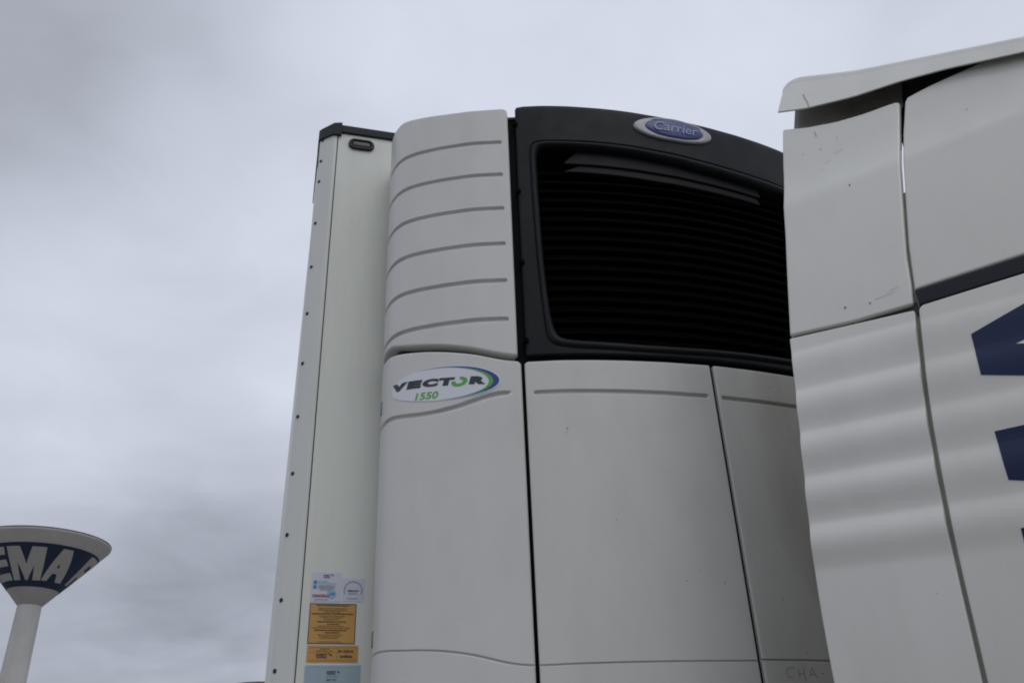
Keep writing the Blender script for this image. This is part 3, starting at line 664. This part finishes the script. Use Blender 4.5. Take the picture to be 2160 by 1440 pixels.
# oval model sticker on the lower cowl (one printed film, layered inks)
def model_sticker():
    ca, cz, ra, rz, tilt = .4487, 2.6618, .1853, .0584, math.radians(-2.2); bm = bmesh.new()
    sh_ = A(.553) - .5578; ca += sh_
    def pt(k, t):
        x, z = k * ra * math.cos(t), k * rz * math.sin(t)
        return (ca + x * math.cos(tilt) - z * math.sin(tilt), cz + x * math.sin(tilt) + z * math.cos(tilt))
    n = 90
    poly_bm(bm, [pt(1, 2 * math.pi * i / n) for i in range(n)], -.0014, mi=0)
    ts = np.linspace(math.radians(-95), math.radians(145), 70)
    def width(t, w, c, sp): return w * max(0., math.cos(min(math.pi / 2, abs(t - c) / sp * math.pi / 2))) ** 1.2
    for t0, t1 in zip(ts[:-1], ts[1:]):
        w0, w1 = (width(t, .105, .25, 1.9) for t in (t0, t1)); g0, g1 = (width(t, .075, .15, 1.35) for t in (t0, t1))
        far = abs((t0 + t1) / 2 - .3) > 1.0
        if w0 + w1 > .004: poly_bm(bm, [pt(.965, t0), pt(.965, t1), pt(.965 - w1, t1), pt(.965 - w0, t0)], -.0020, mi=4 if far else 1)
        if g0 + g1 > .004: poly_bm(bm, [pt(.965 - w0, t0), pt(.965 - w1, t1), pt(.965 - w1 - g1, t1), pt(.965 - w0 - g0, t0)], -.0020, mi=2)
    sl = -.066
    for ch, x0, x1 in (('V', .262, .325), ('E', .3265, .3755), ('C', .3785, .431), ('T', .432, .482), ('R', .5315, .5845)):
        zb = 2.6645 + sl * (x0 - .266); text_bm(bm, ch, x0 + sh_, x1 + sh_, zb, zb + .0275, -.0022, bold=.085, shear=.27, slope=sl, mi=3)
    def o_pt(k, t): # green letter O, open at the upper left
        X = .5025 + sh_ + .0255 * k * math.cos(t); Z = 2.6605 + .0160 * k * math.sin(t); return (X + .25 * (Z - 2.6605), Z)
    ts = np.linspace(math.radians(-190), math.radians(95), 40)
    for t0, t1 in zip(ts[:-1], ts[1:]): poly_bm(bm, [o_pt(1, t0), o_pt(1, t1), o_pt(.46, t1), o_pt(.46, t0)], -.0024, mi=2)
    text_bm(bm, '1550', .3575 + sh_, .432 + sh_, 2.6160, 2.6405, -.0022, bold=.025, shear=.25, slope=-.05, mi=2)
    conform(bm, SU, .006)
    bm_obj('model_sticker', bm, ['white_film', 'blue_film', 'green_film', 'ink', 'teal_film'], unit, label='oval white sticker with green and blue swoosh')
model_sticker()

# letters wiped in the soot on the right hand door, and small marks
def stroke(name, S, pts, w, d, mat, parent):
    bm = bmesh.new()
    for (x0, y0), (x1, y1) in zip(pts[:-1], pts[1:]):
        L_ = math.hypot(x1 - x0, y1 - y0); nx, ny = -(y1 - y0) / L_ * w / 2, (x1 - x0) / L_ * w / 2
        poly_bm(bm, [(x0 - nx, y0 - ny), (x1 - nx, y1 - ny), (x1 + nx, y1 + ny), (x0 + nx, y0 + ny)], d)
    conform(bm, S, .02); return bm_obj(name, bm, mat, parent)
zt_, zb_ = 1.7985, 1.7725
for pts in ([(1.395, zt_ - .003), (1.385, zt_), (1.375, zt_ - .003), (1.371, 1.786), (1.375, zb_), (1.388, zb_)], [(1.408, zt_), (1.4085, 1.772)], [(1.4255, zt_), (1.4265, 1.762)], [(1.409, 1.7815), (1.4255, 1.783)],
            [(1.441, 1.775), (1.452, 1.798), (1.465, 1.770)], [(1.444, 1.781), (1.462, 1.781)], [(1.480, 1.784), (1.49, 1.783)]):
    stroke('wiped_letter', SX, pts, .0016, -.0007, 'grime', unit)
for x, z, s in ((.811, 2.484, .0022), (1.112, 2.026, .0022), (1.155, 2.055, .002), (1.227, 2.023, .002), (1.445, 1.836, .0025), (1.40, 1.98, .002), (1.41, 2.12, .002), (1.36, 2.6, .0025), (1.50, 2.66, .003), (.93, 2.2, .0015)):
    film('dirt_speck', SX, ellipse(x, z, s * .7, s * random.uniform(.8, 1.6), 10, sh=s * .4), -.0007, 'grime', unit, step=9)
film('bird_stain', SX, [(.806, 2.466), (.810, 2.470), (.816, 2.492), (.823, 2.512), (.820, 2.514), (.812, 2.494), (.805, 2.475)], -.0006, 'stain', unit, step=9)
# running gear, under the box
for s in (0, 1):
    x0 = .75 + s * .95
    box('chassis_rail', x0, x0 + .12, 3.4, 16.2, .92, 1.15, 'steel', trailer)
for y in (11.6, 12.95, 14.3):
    for s in (0, 1):
        cx_ = .22 if s == 0 else XL + XR - .22
        bm = bmesh.new()
        rr_ = [(.20, -.19), (.30, -.19), (.46, -.175), (.50, -.14), (.50, .14), (.46, .175), (.30, .19), (.20, .19)]
        V = []; F = []
        for i in range(40):
            t = 2 * math.pi * i / 40
            for r, h in rr_: V.append((cx_ + h, y + r * math.cos(t), .5 + r * math.sin(t)))
        nn = len(rr_)
        for i in range(40):
            for j in range(nn - 1): a = i * nn + j; b = ((i + 1) % 40) * nn + j; F.append((a, b, b + 1, a + 1))
        bm.free(); w = mesh_obj('wheel', V, F, 'tyre', trailer)
        box('hub', cx_ - .12, cx_ + .12, y - .19, y + .19, .31, .69, 'steel', w, bevel=.05)
for s in (0, 1):
    x0 = .55 + s * 1.4
    box('landing_leg', x0, x0 + .12, 5.3, 5.42, .06, 1.15, 'steel', trailer); 
    

# ================================================================== TRACTOR CAB
OX, OY = 1.177, 1.739; th = math.radians(40); TXv = np.array([math.sin(th), -math.cos(th)]); NV = np.array([math.cos(th), math.sin(th)])
def cab_off(z):
    z = np.asarray(z, float); o = .09 * (z - 2.03) ** 2
    d = np.clip(z - 2.965, 0, .16); return o + .21 * (d - d * d / (2 * .16))
def SG(u, z, d):
    o = cab_off(z) + d
    return np.stack([OX + TXv[0] * u + NV[0] * o, OY + TXv[1] * u + NV[1] * o, z + 0 * u], -1)
cab = thing('tractor_cab', (OX + .9, OY - .2, 0), 'white truck cab with ribbed side panels, roof spoiler and dark blue lettering, close at right', 'truck cab')
def ribs(amp, us=1.):
    def g(u, z):
        zz = z + .060 * (u - .05); top, per = 2.4875, .1138
        ph = (top - zz) / per                                    # 0..5 downwards from the first valley
        fr = ph - np.floor(ph)
        # each bulge turns its face up just under the valley, then eases over and down to the next
        h = np.where(fr < .36, np.sin(fr / .36 * math.pi / 2) ** 1.15, .5 + .5 * np.cos((fr - .36) / .64 * math.pi))
        k = smooth01(ph / .15) * smooth01((5.02 - ph) / .15)
        first = np.where(ph < 1, .65, 1.)
        return -amp * (h - .0) * k * first + amp * .5 * k * 0
    return g
EXT = [2.05]
upL = [(.064, 2.532), (.100, 2.851), (.125, 3.138), (.143, 3.299)]; upR = [(.367, 2.511), (.375, 2.566), (.383, 2.651), (.404, 2.784), (.4165, 2.863), (.4355, 2.982), (.4515, 3.077), (.475, 3.202)]
upT = [(.143, 3.299), (.213, 3.262), (.295, 3.231), (.375, 3.214), (.454, 3.207), (.473, 3.202)]; upB = [(.064, 2.532), (.225, 2.515), (.367, 2.511)]
panel('side_deflector', SG, upL, upR, upB, upT, 'cab', cab, ustep=.02, vstep=.02, bevel=.007, rcs=(.004, .006, .010, .012), depth=.016)
loL = [(-.004, 1.50), (0, 1.69), (.004, 1.808), (.009, 1.919), (.014, 1.975), (.019, 2.028), (.025, 2.086), (.030, 2.142), (.037, 2.204), (.043, 2.279), (.049, 2.341), (.056, 2.434), (.062, 2.524)]
loR = [(.276, 1.50), (.287, 1.661), (.2945, 1.785), (.300, 1.894), (.308, 2.008), (.318, 2.122), (.330, 2.246), (.345, 2.350), (.366, 2.494)]
def sm(pts, n=24):
    p = np.array(pts); zs = np.linspace(p[0, 1], p[-1, 1], n); us = np.interp(zs, p[:, 1], p[:, 0])
    for _ in range(2): us[1:-1] = (us[:-2] + us[1:-1] + us[2:]) / 3
    return list(zip(us, zs))
panel('side_deflector', SG, sm(loL), sm(loR), [(-.004, 1.50), (.278, 1.50)], [(.062, 2.524), (.222, 2.508), (.366, 2.494)], 'cab', cab, ustep=.015, vstep=.006, relief=ribs(.0090), bevel=.004, rcs=(.004, .004, .004, .006), depth=.016,
      label='ribbed lower side deflector')
# cab body panels to the front of the deflector gap
cuL = [(.378, 2.548), (.393, 2.678), (.423, 2.859), (.442, 2.976), (.4585, 3.070), (.489, 3.199)]; cuR = [(2.0, 2.548), (2.0, 3.23)]
panel('cab_side_panel', SG, cuL, cuR, [(.378, 2.548), (2.0, 2.548)], [(.489, 3.199), (.500, 3.206), (.558, 3.214), (.694, 3.219), (.800, 3.221), (2.0, 3.23)], 'cab2', cab, ustep=.03, vstep=.012, bevel=.008, rcs=(.003, .01, .012, .01), depth=.02)
clL = [(.286, 1.50), (.2965, 1.659), (.3035, 1.785), (.3090, 1.894), (.3170, 2.008), (.3270, 2.122), (.3390, 2.246), (.3540, 2.350), (.3765, 2.502)]
panel('cab_side_panel', SG, sm(clL), [(2.0, 1.50), (2.0, 2.502)], [(.290, 1.50), (2.0, 1.50)], [(.380, 2.502), (2.0, 2.502)], 'cab2', cab, ustep=.02, vstep=.006, relief=ribs(.0060), bevel=.005, rcs=(.004, .004, .014, .01), depth=.02,
      label='ribbed lower cab side')
# black trim between them
panel('black_trim', SG, [(.379, 2.503), (.379, 2.5465)], [(2.0, 2.503), (2.0, 2.5465)], [(.379, 2.503), (2.0, 2.503)], [(.379, 2.5465), (2.0, 2.5465)], 'trim', cab, ustep=.05, vstep=.008, bevel=.003, rc=.002, depth=.02, outward=.0005)
# closing strip behind the joint (open above 2.88, where the sky shows through)
def gap_strip(pts, w, inset, mat, name):
    V = []; F = []
    for u, z in pts:
        for du in (-w, w): V.append(SG(np.array([u + du]), np.array([z]), np.array([inset]))[0])
    for i in range(len(pts) - 1): F.append((2 * i, 2 * i + 1, 2 * i + 3, 2 * i + 2))
    return mesh_obj(name, V, F, mat, cab)
gap_strip([(.283, 1.5), (.295, 1.66), (.304, 1.9), (.324, 2.12), (.352, 2.35), (.371, 2.50), (.380, 2.62), (.398, 2.74), (.420, 2.865)], .022, .022, 'joint', 'joint_strip')
gap_strip([(.462, 3.085), (.486, 3.19)], .014, .02, 'void', 'joint_strip')
V = [SG(np.array([u]), np.array([z]), np.array([.013]))[0] for u, z in ((.07, 2.515), (.375, 2.488), (.375, 2.520), (.07, 2.543))]
mesh_obj('joint_strip', V, [(0, 1, 2, 3)], 'bracket', cab, smooth=False)
# body shell behind the panels
def pt3(u, n_, z): return (OX + TXv[0] * u + NV[0] * n_, OY + TXv[1] * u + NV[1] * n_, z)
def hull(name, sec0, u0, u1, mat, parent, k1=1.):
    V = [pt3(u0, n_, z) for n_, z in sec0] + [pt3(u1, n_ , z) for n_, z in sec0]; m_ = len(sec0)
    F = [(i, (i + 1) % m_, m_ + (i + 1) % m_, m_ + i) for i in range(m_)] + [tuple(range(m_ - 1, -1, -1)), tuple(range(m_, 2 * m_))]
    return mesh_obj(name, V, F, mat, parent, smooth=False)
hull('cab_shell', [(.06, .95), (.06, 2.0), (.10, 2.55), (.21, 3.02), (.26, 3.10), (2.1, 3.10), (2.25, 2.6), (2.30, 2.0), (2.30, .95)], .54, 2.02, 'cab2', cab)
hull('lower_skirt', [(.05, .45), (.05, 1.497), (2.3, 1.497), (2.3, .45)], .3, 2.0, 'cab2', cab)
# inner wall seen in the slot under the spoiler
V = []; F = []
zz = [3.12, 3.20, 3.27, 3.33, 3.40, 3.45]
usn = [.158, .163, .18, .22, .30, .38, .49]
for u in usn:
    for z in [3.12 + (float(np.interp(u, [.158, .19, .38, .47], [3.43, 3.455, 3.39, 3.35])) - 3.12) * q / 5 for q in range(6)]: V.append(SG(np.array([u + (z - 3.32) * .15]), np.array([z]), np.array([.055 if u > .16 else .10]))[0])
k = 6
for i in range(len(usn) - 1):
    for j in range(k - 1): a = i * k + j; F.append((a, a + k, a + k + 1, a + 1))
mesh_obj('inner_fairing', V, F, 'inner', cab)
V = [SG(np.array([u]), np.array([z]), np.array([.065]))[0] for u, z in ((.445, 3.06), (.88, 3.06), (.88, 3.20), (.62, 3.315), (.445, 3.375))]
mesh_obj('bracket_and_shade', V, [(0, 1, 2, 3, 4)], 'bracket', cab, smooth=False)  # black sheet: bracket at the slit, painted shade in the slot beyond
# roof spoiler: side cheek rolled over into the top sheet
us_ = np.concatenate([np.array([.0, .0015, .004, .008, .013, .019, .026, .034]), np.linspace(.05, .9, 34), np.linspace(.95, 1.25, 6)])
spb = np.array([(0, 3.358), (.084, 3.317), (.220, 3.276), (.350, 3.254), (.470, 3.222), (.548, 3.194), (.9, 3.07), (1.25, 2.95)])
spt = np.array([(0, 3.519), (.055, 3.510), (.240, 3.412), (.486, 3.306), (.659, 3.234), (.9, 3.13), (1.25, 3.0)])
V = []; F = []; nsec = 0
for u in us_:
    zb_, zt2 = float(np.interp(u, spb[:, 0], spb[:, 1])), float(np.interp(u, spt[:, 0], spt[:, 1]))
    if u < .034: zt2 -= .038 * (1 - math.sqrt(max(0, 1 - ((.034 - u) / .034) ** 2)))
    r = min(.028, (zt2 - zb_) * .4); lean = .10; row = []
    for t in (0, .03, .2, .4, .6, .8, .9, 1.0):
        z = zb_ + (zt2 - r - zb_) * t; row.append((z, -.025 + lean * (z - zb_)))
    for t in (15, 30, 45, 60, 75, 90):
        a = math.radians(t); row.append((zt2 - r + r * math.sin(a), -.025 + lean * (zt2 - r - zb_) + r * (1 - math.cos(a))))
    row.append((zt2 + .001, .06)); row.append((zt2, .10)); nsec = len(row)
    for z, ins in row:
        ins += .22 * max(0, u - .68)                             # forward of the joint the cheek tucks in behind the cab panel
        uu = u + .145 + max(0, z - 3.358) * .23 * max(0, 1 - u / .5); o_ = float(cab_off(min(z, zt2 - r)))
        V.append((OX + TXv[0] * uu + NV[0] * (o_ + ins), OY + TXv[1] * uu + NV[1] * (o_ + ins), z))
for i in range(len(us_) - 1):
    for j in range(nsec - 1): a = i * nsec + j; F.append((a, a + nsec, a + nsec + 1, a + 1))
rs = mesh_obj('roof_spoiler', V, F, 'cab', cab)
sol = rs.modifiers.new('thickness', 'SOLIDIFY'); sol.thickness = .004; sol.offset = 0

# dark blue lettering on the cab side
rl = ribs(.0060)
def SGL(u, z, d): return SG(u, z, rl(u, z) + d)
for pts, hl in (([(.4585, 2.282), (.465, 2.387), (.585, 2.423), (.80, 2.487), (.80, 2.170), (.537, 2.256)], [[(.541, 2.3345), (.60, 2.347), (.66, 2.360), (.66, 2.294), (.60, 2.314)]]),
                ([(.445, 2.040), (.4485, 2.149), (.506, 2.148), (.80, 2.148), (.80, 1.930), (.472, 2.032)], []),
                ([(.4365, 1.905), (.4385, 1.938), (.56, 1.945), (.80, 1.945), (.80, 1.79), (.445, 1.90)], [])):
    film('letter', SGL, pts, -.0012, 'navy', cab, step=.03, stepy=.012, holes=hl)
# scratches and chips
SGS = lambda u, z, d: SG(u, z, d)
def SSP(u, z, d): return SG(u, z, d - .0278 + .10 * (z - 3.30))
stroke('scratch', SSP, [(.227, 3.398), (.230, 3.375), (.236, 3.345), (.238, 3.318)], .0024, -.003, 'scratch', cab)
stroke('scratch', SG, [(.234, 3.225), (.236, 3.200)], .0018, -.0012, 'scratch', cab)
for pts in ([(.27, 3.10), (.30, 3.105)], [(.245, 3.075), (.262, 3.082)], [(.225, 3.05), (.24, 3.054)], [(.285, 2.556), (.335, 2.560)], [(.32, 2.566), (.345, 2.571)]): stroke('scratch', SG, pts, .0007, -.0012, 'scratch', cab)
for u, z, s in ((.296, 2.946, .003), (.2135, 2.561, .0034), (.273, 2.551, .0028), (.24, 3.14, .0022), (.29, 3.16, .0018), (.19, 3.15, .0016), (.62, 3.06, .002), (.25, 1.84, .0012)):
    film('paint_chip', SG, ellipse(u, z, s * .8, s, 10, sh=s * .2), -.0012, 'chip', cab, step=9)
bpy.context.view_layer.update()
